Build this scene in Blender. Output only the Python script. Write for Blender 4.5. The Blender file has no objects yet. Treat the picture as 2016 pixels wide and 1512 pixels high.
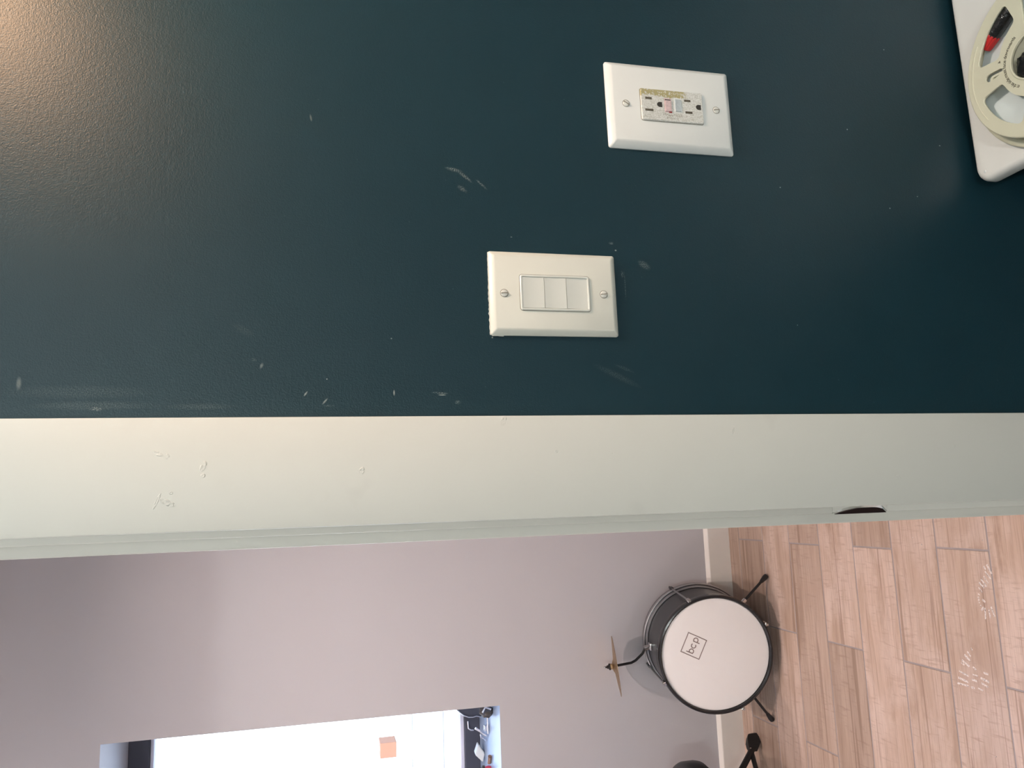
import bpy, bmesh, math, random
from mathutils import Vector, Matrix
random.seed(7)
PI = math.pi
C = bpy.context.scene.collection
SC = bpy.context.scene

# ---------------------------------------------------------------- camera, light, exposure
CAM = Vector((0.0, -0.66727, 1.42275))
YAW, PITCH, ROLL, FPX = 0.16034, 0.24026, 0.00446, 1514.0
def set_camera():
    f = Vector((math.sin(YAW)*math.cos(PITCH), math.cos(YAW)*math.cos(PITCH), -math.sin(PITCH)))
    r = Vector((math.cos(YAW), -math.sin(YAW), 0))
    u = r.cross(f)
    r2 = math.cos(ROLL)*r + math.sin(ROLL)*u
    u2 = -math.sin(ROLL)*r + math.cos(ROLL)*u
    cd = bpy.data.cameras.new('camera')
    cd.sensor_fit = 'HORIZONTAL'; cd.sensor_width = 36.0; cd.lens = 36.0*FPX/2016.0
    cd.clip_start = 0.02; cd.clip_end = 200
    co = bpy.data.objects.new('camera', cd); C.objects.link(co)
    # the phone was held on its side: picture right is down in the room
    x, y, z = -u2, r2, -f
    co.matrix_world = Matrix(((x.x, y.x, z.x, CAM.x), (x.y, y.y, z.y, CAM.y), (x.z, y.z, z.z, CAM.z), (0, 0, 0, 1)))
    SC.camera = co
set_camera()

SC.view_settings.view_transform = 'Standard'
try: SC.view_settings.look = 'None'
except Exception: pass
SC.view_settings.exposure = 0.07
SC.view_settings.gamma = 1.0
SC.view_settings.use_curve_mapping = False

w = bpy.data.worlds.new('sky'); SC.world = w; w.use_nodes = True
nt = w.node_tree; nt.nodes.clear()
sky = nt.nodes.new('ShaderNodeTexSky'); sky.sky_type = 'NISHITA'
sky.sun_disc = False; sky.sun_elevation = math.radians(52); sky.sun_rotation = math.radians(200)
bg = nt.nodes.new('ShaderNodeBackground'); bg.inputs['Strength'].default_value = 2.6
wo = nt.nodes.new('ShaderNodeOutputWorld')
nt.links.new(sky.outputs[0], bg.inputs[0]); nt.links.new(bg.outputs[0], wo.inputs[0])

def lamp(name, kind, loc, energy, color, size=0.08, aim=None, spot=None, blend=0.6, size_y=None):
    l = bpy.data.lights.new(name, kind); l.energy = energy; l.color = color
    if kind == 'AREA':
        l.size = size
        if size_y: l.shape = 'RECTANGLE'; l.size_y = size_y
    elif kind == 'SUN': l.angle = size
    else: l.shadow_soft_size = size
    if spot: l.spot_size = spot; l.spot_blend = blend
    o = bpy.data.objects.new(name, l); C.objects.link(o); o.location = loc
    if aim is not None:
        o.rotation_euler = (Vector(aim)-Vector(loc)).to_track_quat('-Z', 'Y').to_euler()
    return o
lamp('sun_light', 'SUN', (0, 0, 10), 3.5, (1.0, .96, .9), math.radians(.6), aim=(-3, 6, -2))
# room with the drum: ceiling downlights and a lamp on the left
lamp('downlight_drum', 'SPOT', (-.48, 1.12, 2.55), 40, (1.0, .80, .735), .04, aim=(-.50, 1.28, 0), spot=math.radians(88), blend=1.0)
lamp('downlight_door', 'SPOT', (-.12, .56, 2.55), 76, (1.0, .79, .72), .04, aim=(-.42, 1.40, 0), spot=math.radians(112), blend=1.0)
lamp('downlight_left', 'POINT', (-2.1, .9, 2.5), 42, (1.0, .88, .86), .06)
# room with the camera
lamp('ceiling_lamp_rear', 'POINT', (-.3, -3.0, 2.5), 70, (.93, .985, .975), .07)
lamp('ceiling_lamp_near', 'AREA', (-.40, -1.55, 2.57), 8, (.90, 1.0, 1.0), .25, aim=(-.40, -1.50, 0))
lamp('added_table_fill', 'POINT', (.75, -.42, 2.5), 27, (.94, 1.0, .99), .06)  # unseen lamp added to brighten the tabletop
lamp('wall_lamp', 'SPOT', (.64, -.30, 1.86), 18, (1.0, .58, .33), .04, aim=(.48, 0, 1.60), spot=math.radians(102), blend=1.0)

# ---------------------------------------------------------------- materials
def lin(c):
    if isinstance(c, str):
        c = [int(c[i:i+2], 16)/255 for i in (0, 2, 4)]
        c = [x/12.92 if x <= .04045 else ((x+.055)/1.055)**2.4 for x in c]
    return (c[0], c[1], c[2], 1.0)
class Mat:
    def __init__(self, name, color, rough=.5, metal=0.0, **kw):
        m = bpy.data.materials.new(name); m.use_nodes = True
        self.m = m; self.t = m.node_tree; self.N = self.t.nodes; self.L = self.t.links
        self.b = self.N['Principled BSDF']
        self.b.inputs['Base Color'].default_value = lin(color)
        self.b.inputs['Roughness'].default_value = rough
        self.b.inputs['Metallic'].default_value = metal
        for k, v in kw.items(): self.b.inputs[k.replace('_', ' ')].default_value = v
        self._co = None
    def node(self, kind, **kw):
        n = self.N.new(kind)
        for k, v in kw.items(): setattr(n, k, v)
        return n
    def co(self):
        if not self._co: self._co = self.node('ShaderNodeTexCoord').outputs['Object']
        return self._co
    def mapping(self, vec, loc=(0, 0, 0), rot=(0, 0, 0), scale=(1, 1, 1), kind='POINT'):
        n = self.node('ShaderNodeMapping', vector_type=kind)
        n.inputs['Location'].default_value = loc; n.inputs['Rotation'].default_value = rot; n.inputs['Scale'].default_value = scale
        self.L.new(vec, n.inputs['Vector']); return n.outputs[0]
    def noise(self, vec, scale, detail=3, rough=.55, dist=0):
        n = self.node('ShaderNodeTexNoise')
        n.inputs['Scale'].default_value = scale; n.inputs['Detail'].default_value = detail
        n.inputs['Roughness'].default_value = rough; n.inputs['Distortion'].default_value = dist
        self.L.new(vec, n.inputs['Vector']); return n.outputs['Fac']
    def ramp(self, fac, stops):
        n = self.node('ShaderNodeValToRGB'); e = n.color_ramp.elements
        while len(e) < len(stops): e.new(.5)
        for el, (p, c) in zip(e, stops): el.position = p; el.color = lin(c) if not isinstance(c, (int, float)) else (c, c, c, 1)
        self.L.new(fac, n.inputs[0]); return n.outputs[0]
    def maprange(self, v, a, b, c=0., d=1.):
        n = self.node('ShaderNodeMapRange'); n.clamp = True
        for i, x in zip((1, 2, 3, 4), (a, b, c, d)): n.inputs[i].default_value = x
        self.L.new(v, n.inputs[0]); return n.outputs[0]
    def math(self, op, a, b=None):
        n = self.node('ShaderNodeMath', operation=op)
        for i, x in enumerate((a, b)):
            if x is None: continue
            if isinstance(x, (int, float)): n.inputs[i].default_value = x
            else: self.L.new(x, n.inputs[i])
        return n.outputs[0]
    def mix(self, fac, a, b, mode='MIX'):
        n = self.node('ShaderNodeMix', data_type='RGBA', blend_type=mode)
        for i, x in ((0, fac), (6, a), (7, b)):
            if isinstance(x, (int, float)): n.inputs[i].default_value = x
            elif isinstance(x, (str, tuple)): n.inputs[i].default_value = lin(x)
            else: self.L.new(x, n.inputs[i])
        return n.outputs[2]
    def after(self, vec, dep):
        # the same vector, evaluated only once dep is known: keeps long mark chains within the shader stack
        if dep is None: return vec
        n = self.node('ShaderNodeVectorMath', operation='MULTIPLY_ADD')
        self.L.new(dep, n.inputs[0]); n.inputs[1].default_value = (1e-9, 1e-9, 1e-9); self.L.new(vec, n.inputs[2])
        return n.outputs[0]
    def bump(self, h, strength=.3, dist=.001):
        n = self.node('ShaderNodeBump'); n.inputs['Strength'].default_value = strength; n.inputs['Distance'].default_value = dist
        self.L.new(h, n.inputs['Height']); self.L.new(n.outputs[0], self.b.inputs['Normal']); return n
    def color(self, c): self.L.new(c, self.b.inputs['Base Color'])
    def roughness(self, c): self.L.new(c, self.b.inputs['Roughness'])
def plain(name, color, rough=.5, metal=0., var=.06, scale=40, **kw):
    """a plain coloured surface with slight procedural mottling"""
    M = Mat(name, color, rough, metal, **kw)
    n = M.noise(M.co(), scale, 3)
    base = lin(color)
    d = tuple(x*(1-var) for x in base[:3]); l = tuple(min(1, x*(1+var)) for x in base[:3])
    M.color(M.mix(n, d, l))
    return M.m

def wall_paint_teal():
    M = Mat('teal_wall_paint', (.005, .021, .027), .43, Specular_IOR_Level=.40)
    co = M.co()
    # flat print: scuffs and chips (x, z, half length, half width, angle, strength, speckled)
    marks = [(.3098, 1.3061, .009, .0020, 10, .42, 1), (.3040, 1.2960, .011, .0018, 38, .40, 1), (.2970, 1.2800, .008, .0014, 42, .42, 1),
             (.2913, 1.2984, .006, .0025, 35, .3, 1), (.3494, 1.4349, .004, .001, 80, .25, 0), (.2458, 1.154, .003, .0016, 0, .5, 1),
             (.2389, 1.1497, .0012, .0009, 0, .8, 0), (.2254, 1.1211, .008, .004, 30, .25, 1), (.2153, 1.1443, .002, .004, 0, .22, 1),
             (.1160, 1.155, .028, .0035, 25, .10, 1), (.1232, 1.1476, .012, .002, 20, .10, 1), (.1066, 1.6542, .0022, .006, 0, .18, 0),
             (.1225, 1.4735, .0015, .003, 20, .22, 0), (.1277, 1.4797, .003, .0018, 0, .12, 1), (.0998, 1.3631, .0009, .003, 0, .55, 0),
             (.0995, 1.323, .0085, .0009, 4, .65, 1), (.0978, 1.321, .004, .0006, 0, .6, 0), (.0913, 1.3073, .003, .002, 0, .4, 1),
             (.0988, 1.4374, .003, .0009, -55, .45, 0), (.0923, 1.4215, .004, .0009, -50, .4, 0), (.0885, 1.4185, .006, .0008, 0, .2, 1),
             (.0864, 1.598, .006, .002, 0, .4, 1), (.089, 1.60, .05, .004, 0, .10, 1), (.10, 1.61, .06, .006, 0, .06, 1), (.088, 1.52, .03, .003, 0, .10, 1),
             (.1528, 1.4882, .012, .004, 30, .05, 1), (.2105, 1.262, .002, .003, 0, .12, 1),
             (.3158, .9634, .0008, .0008, 0, .7, 0), (.3012, .832, .0009, .0009, 0, .7, 0), (.3169, .795, .0009, .0007, 0, .6, 0),
             (.379, .7571, .0013, .0008, 0, .6, 0), (.3879, .8748, .0009, .0009, 0, .8, 0), (.4884, .8159, .0009, .0009, 0, .5, 0),
             (.1695, .9582, .0007, .0007, 0, .4, 0), (.148, 1.365, .0008, .0008, 0, .5, 0), (.1115, 1.42, .0007, .0007, 0, .6, 0),
             (.1505, 1.274, .0010, .0007, 0, .7, 0), (.247, 1.253, .0012, .0008, 0, .3, 0), (.204, 1.142, .0006, .016, 0, .25, 1)]
    fine = M.maprange(M.noise(co, 1100, 3), .46, .60)
    acc = None
    for x, z, a, b, ang, s, sp in marks:
        n = M.node('ShaderNodeMapping', vector_type='TEXTURE')
        n.inputs['Location'].default_value = (x, 0, z); n.inputs['Rotation'].default_value = (0, math.radians(ang), 0)
        n.inputs['Scale'].default_value = (b, 1, a)
        M.L.new(M.after(co, acc), n.inputs['Vector'])
        g = M.node('ShaderNodeVectorMath', operation='LENGTH'); M.L.new(n.outputs[0], g.inputs[0])
        v = M.maprange(g.outputs['Value'], 1.0, .35, 0, s)
        if sp: v = M.math('MULTIPLY', v, fine)
        acc = v if acc is None else M.math('MAXIMUM', acc, v)
    cloud = M.noise(co, 7, 4)
    base = M.mix(cloud, (.0035, .0235, .034), (.0060, .0295, .041))
    dust = M.maprange(M.noise(co, 260, 2), .735, .76, 0, .10)
    base = M.mix(dust, base, (.25, .3, .3))
    M.color(M.mix(acc, base, (.50, .53, .48)))
    peel = M.noise(co, 780, 2, .5)
    peel2 = M.noise(co, 330, 2, .5)
    h = M.math('ADD', M.math('MULTIPLY', peel, .6), M.math('MULTIPLY', peel2, .5))
    h = M.math('ADD', h, M.math('MULTIPLY', acc, .4))
    M.bump(h, .36, .0010)
    return M.m
def trim_paint():
    M = Mat('white_trim_paint', (.72, .70, .645), .50)
    co = M.co()
    n = M.noise(co, 5, 4)
    base = M.mix(n, (.68, .665, .61), (.735, .715, .66))
    smudge = M.maprange(M.noise(co, 13, 3), .66, .74, 0, .25)
    M.color(M.mix(smudge, base, (.55, .52, .48)))
    blobs = [(.0725, 1.27, .0022, .004), (.0489, 1.5488, .004, .0016), (.0465, 1.542, .002, .002), (.0383, 1.515, .002, .004), (.031, 1.515, .0016, .0016),
             (.0105, 1.5402, .006, .002), (.012, 1.548, .001, .006), (.0319, 1.3918, .002, .003), (.0455, 1.223, .0015, .0015),
             (.0438, 1.1716, .002, .001), (.0618, 1.0487, .001, .003), (.0138, .8716, .003, .002), (.0443, .8012, .001, .002), (.018, 1.538, .0012, .0012)]
    ragged = M.maprange(M.noise(co, 320, 3), .42, .60)
    acc = None
    for x, z, a, b in blobs:
        x += .43
        k = M.node('ShaderNodeMapping', vector_type='TEXTURE')
        k.inputs['Location'].default_value = (x, 0, z); k.inputs['Scale'].default_value = (b, 1, a)
        k.inputs['Rotation'].default_value = (0, .4, 0)
        M.L.new(M.after(co, acc), k.inputs['Vector'])
        g = M.node('ShaderNodeVectorMath', operation='LENGTH'); M.L.new(k.outputs[0], g.inputs[0])
        v = M.math('MULTIPLY', M.math('SUBTRACT', M.maprange(g.outputs['Value'], 1.2, .8), M.maprange(g.outputs['Value'], .8, .2, 0, .6)), ragged)
        acc = v if acc is None else M.math('MAXIMUM', acc, v)
    st = M.noise(M.mapping(co, scale=(300, 300, 30)), 1, 2)
    h = M.math('ADD', M.math('MULTIPLY', acc, 1.3), M.math('MULTIPLY', st, .10))
    M.bump(h, .45, .0009)
    return M.m
def wall_paint_lilac():
    M = Mat('lilac_grey_wall_paint', (.50, .495, .51), .5)
    co = M.co()
    M.color(M.mix(M.noise(co, 3, 3), (.49, .485, .505), (.515, .508, .522)))
    M.bump(M.noise(co, 320, 2), .12, .001)
    return M.m
def plank_material():
    M = Mat('wood_look_tile', (.5, .33, .23), .34)
    co = M.co()
    inf = M.node('ShaderNodeObjectInfo')
    rnd = inf.outputs['Random']
    off = M.node('ShaderNodeCombineXYZ')
    M.L.new(M.math('MULTIPLY', rnd, 37.0), off.inputs[0]); M.L.new(M.math('MULTIPLY', rnd, 91.0), off.inputs[1])
    ad = M.node('ShaderNodeVectorMath', operation='ADD'); M.L.new(co, ad.inputs[0]); M.L.new(off.outputs[0], ad.inputs[1])
    v = ad.outputs[0]
    grain = M.noise(M.mapping(v, scale=(1.6, 26, 1)), 1.0, 5, .6, .6)
    fine = M.noise(M.mapping(v, scale=(9, 190, 1)), 1.0, 3, .6, .2)
    lines = M.noise(M.mapping(v, scale=(1.1, 60, 1)), 1.0, 2, .5, 1.2)
    patch = M.noise(M.mapping(v, scale=(5, 11, 1)), 1.0, 5, .62, .4)
    saw = M.noise(M.mapping(v, scale=(120, 16, 1)), 1.0, 3, .6, .5)
    base = M.ramp(grain, [(.28, (.34, .225, .16)), (.44, (.47, .335, .255)), (.60, (.56, .415, .33)), (.72, (.45, .315, .24))])
    white = M.maprange(patch, .42, .60, 0, .70)
    white = M.math('MULTIPLY', white, M.maprange(rnd, .15, .6, .35, 1.15))
    base = M.mix(white, base, (.64, .50, .425))
    base = M.mix(M.maprange(fine, .48, .72, 0, .45), base, (.33, .225, .17))
    base = M.mix(M.maprange(lines, .60, .66, 0, .62), base, (.27, .17, .12))
    sawm = M.math('MULTIPLY', M.maprange(saw, .55, .68, 0, .55), M.maprange(patch, .43, .56))
    base = M.mix(sawm, base, (.36, .24, .18))
    tone = M.maprange(rnd, 0, 1, .86, 1.10)
    tn = M.node('ShaderNodeCombineXYZ')
    for i in range(3): M.L.new(tone, tn.inputs[i])
    M.color(M.mix(1.0, base, tn.outputs[0], 'MULTIPLY'))
    M.roughness(M.maprange(patch, .3, .7, .30, .42))
    h = M.math('ADD', M.math('MULTIPLY', lines, -.5), M.math('MULTIPLY', fine, .3))
    M.bump(h, .12, .0008)
    return M.m
def outlet_face():
    """white outlet face with a smear of tan paint down its right side and thin scratches"""
    M = Mat('painted_outlet_face', (.62, .61, .57), .25)
    co = M.co()
    sep = M.node('ShaderNodeSeparateXYZ'); M.L.new(co, sep.inputs[0])
    wob = M.noise(co, 160, 4)
    edge = M.math('ADD', sep.outputs[0], M.math('MULTIPLY', M.math('SUBTRACT', wob, .5), .014))
    low = M.maprange(sep.outputs[2], -.018, -.012)
    side = M.math('MULTIPLY', M.maprange(edge, .0088, .0098), low)
    spots = M.maprange(M.noise(co, 420, 3), .40, .46)
    tan = M.math('MULTIPLY', side, spots)
    streak = M.maprange(M.noise(M.mapping(co, scale=(900, 1, 120)), 1, 3), .56, .62, 0, .55)
    base = M.mix(M.maprange(M.noise(co, 900, 3), .32, .62), (.54, .53, .48), (.80, .79, .76))
    base = M.mix(streak, base, (.43, .41, .33))
    M.color(M.mix(tan, base, (.44, .385, .20)))
    M.bump(M.noise(co, 700, 3), .3, .0008)
    return M.m

MT = {}
MT['teal'] = wall_paint_teal()
MT['trim'] = trim_paint()
MT['lilac'] = wall_paint_lilac()
MT['plank'] = plank_material()
MT['outlet'] = outlet_face()
MT['ceiling'] = plain('white_ceiling_paint', (.75, .74, .72), .8)
MT['room'] = plain('pale_room_paint', (.74, .73, .70), .7)
MT['grout'] = plain('grey_grout', (.35, .305, .30), .85, var=.12)
MT['darkfloor'] = plain('dark_floor', (.05, .042, .038), .6)
MT['baseb'] = plain('baseboard_paint', (.74, .705, .65), .4, var=.03)
MT['plate_w'] = plain('white_plastic', (.76, .765, .745), .30, var=.02)
MT['plate_i'] = plain('ivory_plastic', (.74, .725, .65), .28, var=.02)
MT['rocker'] = plain('pale_rocker_plastic', (.75, .745, .69), .25, var=.02)
MT['screw'] = plain('painted_screw', (.72, .71, .66), .35, var=.04)
MT['slot'] = plain('dark_slot', (.035, .03, .024), .6)
MT['slotb'] = plain('brown_slot', (.10, .085, .06), .6)
MT['redb'] = plain('red_button_plastic', (.66, .50, .50), .35, var=.3, scale=500)
MT['redd'] = plain('red_button_side', (.33, .03, .035), .4)
MT['greyb'] = plain('grey_button_plastic', (.47, .51, .53), .35, var=.25, scale=500)
MT['ink'] = plain('grey_ink', (.30, .27, .22), .6)
MT['blackg'] = plain('black_gloss', (.014, .014, .016), .22)
MT['blackm'] = plain('black_matte', (.012, .012, .013), .55)
MT['shell'] = plain('charcoal_wrap', (.030, .032, .036), .32)
MT['chrome'] = plain('chrome', (.62, .61, .60), .18, 1.0)
MT['steel'] = plain('dull_steel', (.34, .34, .35), .32, 1.0)
MT['inlay'] = plain('grey_satin_metal', (.40, .40, .41), .38, .75)
MT['head'] = plain('white_drumhead', (.82, .80, .775), .45, var=.015)
MT['logo'] = plain('logo_ink', (.235, .18, .165), .6)
MT['brass'] = plain('brass', (.40, .27, .15), .38, 1.0)
MT['felt'] = plain('tan_felt', (.38, .28, .16), .9)
MT['seat'] = plain('black_vinyl', (.02, .022, .025), .4)
MT['bronze'] = plain('dark_bronze', (.022, .010, .010), .35, 0.3)
MT['frame'] = plain('dark_bronze_aluminium', (.055, .06, .085), .45)
MT['bead'] = plain('light_grey_gasket', (.70, .72, .85), .5)
MT['table'] = plain('white_laminate', (.90, .875, .83), .28, var=.02)
MT['tleg'] = plain('dark_red_wood', (.06, .012, .01), .5, var=.2)
MT['cream'] = plain('cream_plastic', (.70, .665, .51), .33, var=.02)
MT['rink'] = plain('brown_print', (.13, .115, .08), .6)
MT['red'] = plain('red_plastic', (.52, .018, .018), .35)
MT['tape'] = Mat('black_film', (.010, .010, .011), .18)
_b = MT['tape']; _b.bump(_b.noise(_b.co(), 260, 3), .55, .002); MT['tape'] = _b.m
_d = Mat('white_dust', (.80, .72, .68), .9)
_d.b.inputs['Alpha'].default_value = 1.0
_d.L.new(_d.maprange(_d.noise(_d.co(), 300, 3), .34, .52, .30, .95), _d.b.inputs['Alpha']); MT['dust'] = _d.m
MT['sillp'] = plain('sky_tinted_sill', (.30, .39, .54), .4)  # blue of the sky light put into the sill's base colour
MT['pale'] = plain('pale_plastic', (.75, .80, .80), .3)
MT['pink'] = plain('pink_plastic', (.75, .10, .16), .35)
MT['browng'] = plain('brown_wood', (.25, .15, .10), .5)
MT['lump'] = plain('dark_brown_rubber', (.07, .06, .055), .6, var=.3)
MT['alu'] = plain('pale_aluminium', (.75, .78, .85), .25, 0.8)
MT['navy'] = plain('navy_vinyl', (.07, .075, .10), .4)
MT['concrete'] = plain('concrete', (.58, .56, .52), .9, var=.1, scale=3)
MT['asphalt'] = plain('sunlit_asphalt', (.50, .50, .50), .9, var=.08, scale=5)
MT['facade'] = plain('pale_stucco', (.80, .78, .74), .9)
MT['orange'] = plain('orange_brick', (.13, .05, .022), .9, var=.2, scale=8)
MT['shadeglass'] = plain('grey_window', (.40, .42, .45), .2)
gm = bpy.data.materials.new('window_glass'); gm.use_nodes = True
gn = gm.node_tree; gn.nodes.clear()
go = gn.nodes.new('ShaderNodeOutputMaterial'); gmix = gn.nodes.new('ShaderNodeMixShader'); gt = gn.nodes.new('ShaderNodeBsdfTransparent')
gg = gn.nodes.new('ShaderNodeBsdfGlossy'); gg.inputs['Roughness'].default_value = .02
fr = gn.nodes.new('ShaderNodeFresnel'); fr.inputs[0].default_value = 1.45
gt.inputs[0].default_value = (.93, .96, .97, 1)
gn.links.new(fr.outputs[0], gmix.inputs[0]); gn.links.new(gt.outputs[0], gmix.inputs[1]); gn.links.new(gg.outputs[0], gmix.inputs[2]); gn.links.new(gmix.outputs[0], go.inputs[0])
MT['glass'] = gm

# ---------------------------------------------------------------- mesh helpers (all shapes in world coordinates)
def box(bm, x0, x1, y0, y1, z0, z1, bev=0, seg=2, M=None):
    vs = [bm.verts.new((x, y, z)) for x in (x0, x1) for y in (y0, y1) for z in (z0, z1)]
    fs = [bm.faces.new([vs[i] for i in f]) for f in ((0, 1, 3, 2), (4, 6, 7, 5), (0, 4, 5, 1), (2, 3, 7, 6), (0, 2, 6, 4), (1, 5, 7, 3))]
    if bev:
        es = {e for f in fs for e in f.edges}
        r = bmesh.ops.bevel(bm, geom=list(es), offset=bev, segments=seg, profile=.5, affect='EDGES')
        vs = list({v for f in r['faces'] for v in f.verts} | {v for v in vs if v.is_valid})
    if M:
        for v in vs: v.co = M @ v.co
    return vs
def ring(bm, c, u, v, r, n, r2=None):
    r2 = r if r2 is None else r2
    return [bm.verts.new(Vector(c)+u*(r*math.cos(2*PI*i/n))+v*(r2*math.sin(2*PI*i/n))) for i in range(n)]
def bridge(bm, a, b):
    n = len(a)
    for i in range(n): bm.faces.new((a[i], a[(i+1) % n], b[(i+1) % n], b[i]))
def basis(d):
    d = Vector(d).normalized()
    h = Vector((0, 0, 1)) if abs(d.z) < .9 else Vector((1, 0, 0))
    u = h.cross(d).normalized(); return u, d.cross(u), d
def tube(bm, pts, r, n=12, cap=True):
    """round bar through points; r one radius or one per point"""
    pts = [Vector(p) for p in pts]; rs = r if isinstance(r, (list, tuple)) else [r]*len(pts)
    prev = None; first = None; u = None
    for i, p in enumerate(pts):
        d = (pts[min(i+1, len(pts)-1)]-pts[max(i-1, 0)]).normalized()
        if u is None: u, v, _ = basis(d)
        else:
            u = (u-d*u.dot(d)).normalized(); v = d.cross(u)
        c = ring(bm, p, u, v, rs[i], n)
        if prev: bridge(bm, prev, c)
        else: first = c
        prev = c
    if cap:
        bm.faces.new(list(reversed(first))); bm.faces.new(prev)
def lathe(bm, c, axis, prof, n=48, closed=False, u=None, v=None):
    """prof: (radius, height along axis); radius 0 closes to a point"""
    if u is None: u, v, axis = basis(axis)
    rows = []
    for r, h in prof:
        p = Vector(c)+Vector(axis)*h
        rows.append([bm.verts.new(p)] if r < 1e-7 else ring(bm, p, u, v, r, n))
    seq = list(zip(rows, rows[1:])) + ([(rows[-1], rows[0])] if closed else [])
    for a, b in seq:
        if len(a) == 1 and len(b) > 1:
            for i in range(n): bm.faces.new((a[0], b[i], b[(i+1) % n]))
        elif len(b) == 1 and len(a) > 1:
            for i in range(n): bm.faces.new((a[i], b[0], a[(i+1) % n]))
        elif len(a) > 1: bridge(bm, a, b)
def rrect(w, h, r, n=5):
    o = []
    for cx, cz, a0 in ((w/2-r, h/2-r, 0), (-w/2+r, h/2-r, 90), (-w/2+r, -h/2+r, 180), (w/2-r, -h/2+r, 270)):
        for i in range(n+1):
            a = math.radians(a0+90*i/n); o.append((cx+r*math.cos(a), cz+r*math.sin(a)))
    return o
def loft(bm, loops, cap0=False, cap1=True):
    rows = [[bm.verts.new(p) for p in l] for l in loops]
    for a, b in zip(rows, rows[1:]): bridge(bm, a, b)
    if cap0: bm.faces.new(list(reversed(rows[0])))
    if cap1: bm.faces.new(rows[-1])
def prism(bm, poly, f0, f1):
    """poly of 2-D points; f0, f1 turn a 2-D point into the two end points"""
    a = [bm.verts.new(f0(p)) for p in poly]; b = [bm.verts.new(f1(p)) for p in poly]
    bridge(bm, a, b); bm.faces.new(list(reversed(a))); bm.faces.new(b)
def new(): return bmesh.new()
def obj(name, bm, mat, parent=None, smooth=None, kind=None, label=None):
    bmesh.ops.recalc_face_normals(bm, faces=bm.faces)
    off = Vector((0, 0, 0)); p = parent
    while p is not None: off += p.location; p = p.parent
    if off.length: bmesh.ops.translate(bm, vec=-off, verts=bm.verts)
    me = bpy.data.meshes.new(name); bm.to_mesh(me); bm.free()
    for m in (mat if isinstance(mat, (list, tuple)) else [mat]): me.materials.append(m)
    if smooth:
        for f in me.polygons: f.use_smooth = True
        try: me.set_sharp_from_angle(angle=math.radians(smooth))
        except Exception: pass
    o = bpy.data.objects.new(name, me); C.objects.link(o)
    if parent: o.parent = parent
    if kind: o['kind'] = kind
    if label: o['label'] = label
    return o
def thing(name, label, cat, loc, group=None):
    o = bpy.data.objects.new(name, None); C.objects.link(o); o.location = loc; o.empty_display_size = .05
    o['label'] = label; o['category'] = cat
    if group: o['group'] = group
    return o
def tag(o, label, cat, group=None):
    o['label'] = label; o['category'] = cat
    if group: o['group'] = group
    return o
def struct(o): o['kind'] = 'structure'; return o
def text_bm(body, size, place, depth=.0002, align='CENTER', font_scale=1.0):
    """flat lettering; place(x, y, h) turns letter coordinates into a world point"""
    cu = bpy.data.curves.new('lettering', 'FONT'); cu.body = body; cu.size = size; cu.align_x = align; cu.extrude = depth/2
    o = bpy.data.objects.new('lettering', cu); C.objects.link(o)
    dg = bpy.context.evaluated_depsgraph_get(); dg.update()
    me = bpy.data.meshes.new_from_object(o.evaluated_get(dg))
    bm = bmesh.new(); bm.from_mesh(me)
    for v in bm.verts: v.co = place(v.co.x, v.co.y, v.co.z)
    bpy.data.objects.remove(o); bpy.data.curves.remove(cu); bpy.data.meshes.remove(me)
    return bm
def merge(bm, other):
    me = bpy.data.meshes.new('tmp'); other.to_mesh(me); other.free(); bm.from_mesh(me); bpy.data.meshes.remove(me)
def outline_bm(loops, h0, h1, place):
    """plate with holes: loops of 2-D points (outer first), between heights h0 and h1; place(x, y, h)"""
    cu = bpy.data.curves.new('outline', 'CURVE'); cu.dimensions = '2D'; cu.fill_mode = 'BOTH'; cu.extrude = (h1-h0)/2
    for l in loops:
        s = cu.splines.new('POLY'); s.points.add(len(l)-1); s.use_cyclic_u = True
        for p, q in zip(s.points, l): p.co = (q[0], q[1], 0, 1)
    o = bpy.data.objects.new('outline', cu); C.objects.link(o)
    dg = bpy.context.evaluated_depsgraph_get(); dg.update()
    me = bpy.data.meshes.new_from_object(o.evaluated_get(dg))
    bm = bmesh.new(); bm.from_mesh(me)
    bmesh.ops.remove_doubles(bm, verts=bm.verts, dist=1e-6)
    for v in bm.verts: v.co = place(v.co.x, v.co.y, v.co.z+(h0+h1)/2)
    bpy.data.objects.remove(o); bpy.data.curves.remove(cu); bpy.data.meshes.remove(me)
    return bm

# ---------------------------------------------------------------- the rooms
D = 1.9103            # inner face of the far wall
DT = .122             # thickness of the teal wall
XO0, XO1 = -.872, .0002   # rough doorway
ZO = 2.062
CEIL = 2.62
WX0, WX1, WZ0, WZ1, REV = -2.15, -.6446, .8608, 2.045, .3527
bm = new()
for a in ((XO1, 2.3, 0, CEIL), (-2.7, XO0, 0, CEIL), (XO0, XO1, ZO, CEIL)):
    box(bm, a[0], a[1], 0, DT, a[2], a[3])
bm.faces.ensure_lookup_table()
for f in bm.faces:
    f.normal_update()
    f.material_index = 1 if all(v.co.y > DT-.001 for v in f.verts) else 0
struct(obj('wall_front', bm, [MT['teal'], MT['lilac']]))
bm = new()
YO = D+.46
box(bm, WX1, 1.6, D, YO, 0, CEIL); box(bm, -2.7, WX0, D, YO, 0, CEIL)
box(bm, WX0, WX1, D, YO, 0, WZ0); box(bm, WX0, WX1, D, YO, WZ1, CEIL)
struct(obj('wall_far', bm, MT['lilac']))
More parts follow.
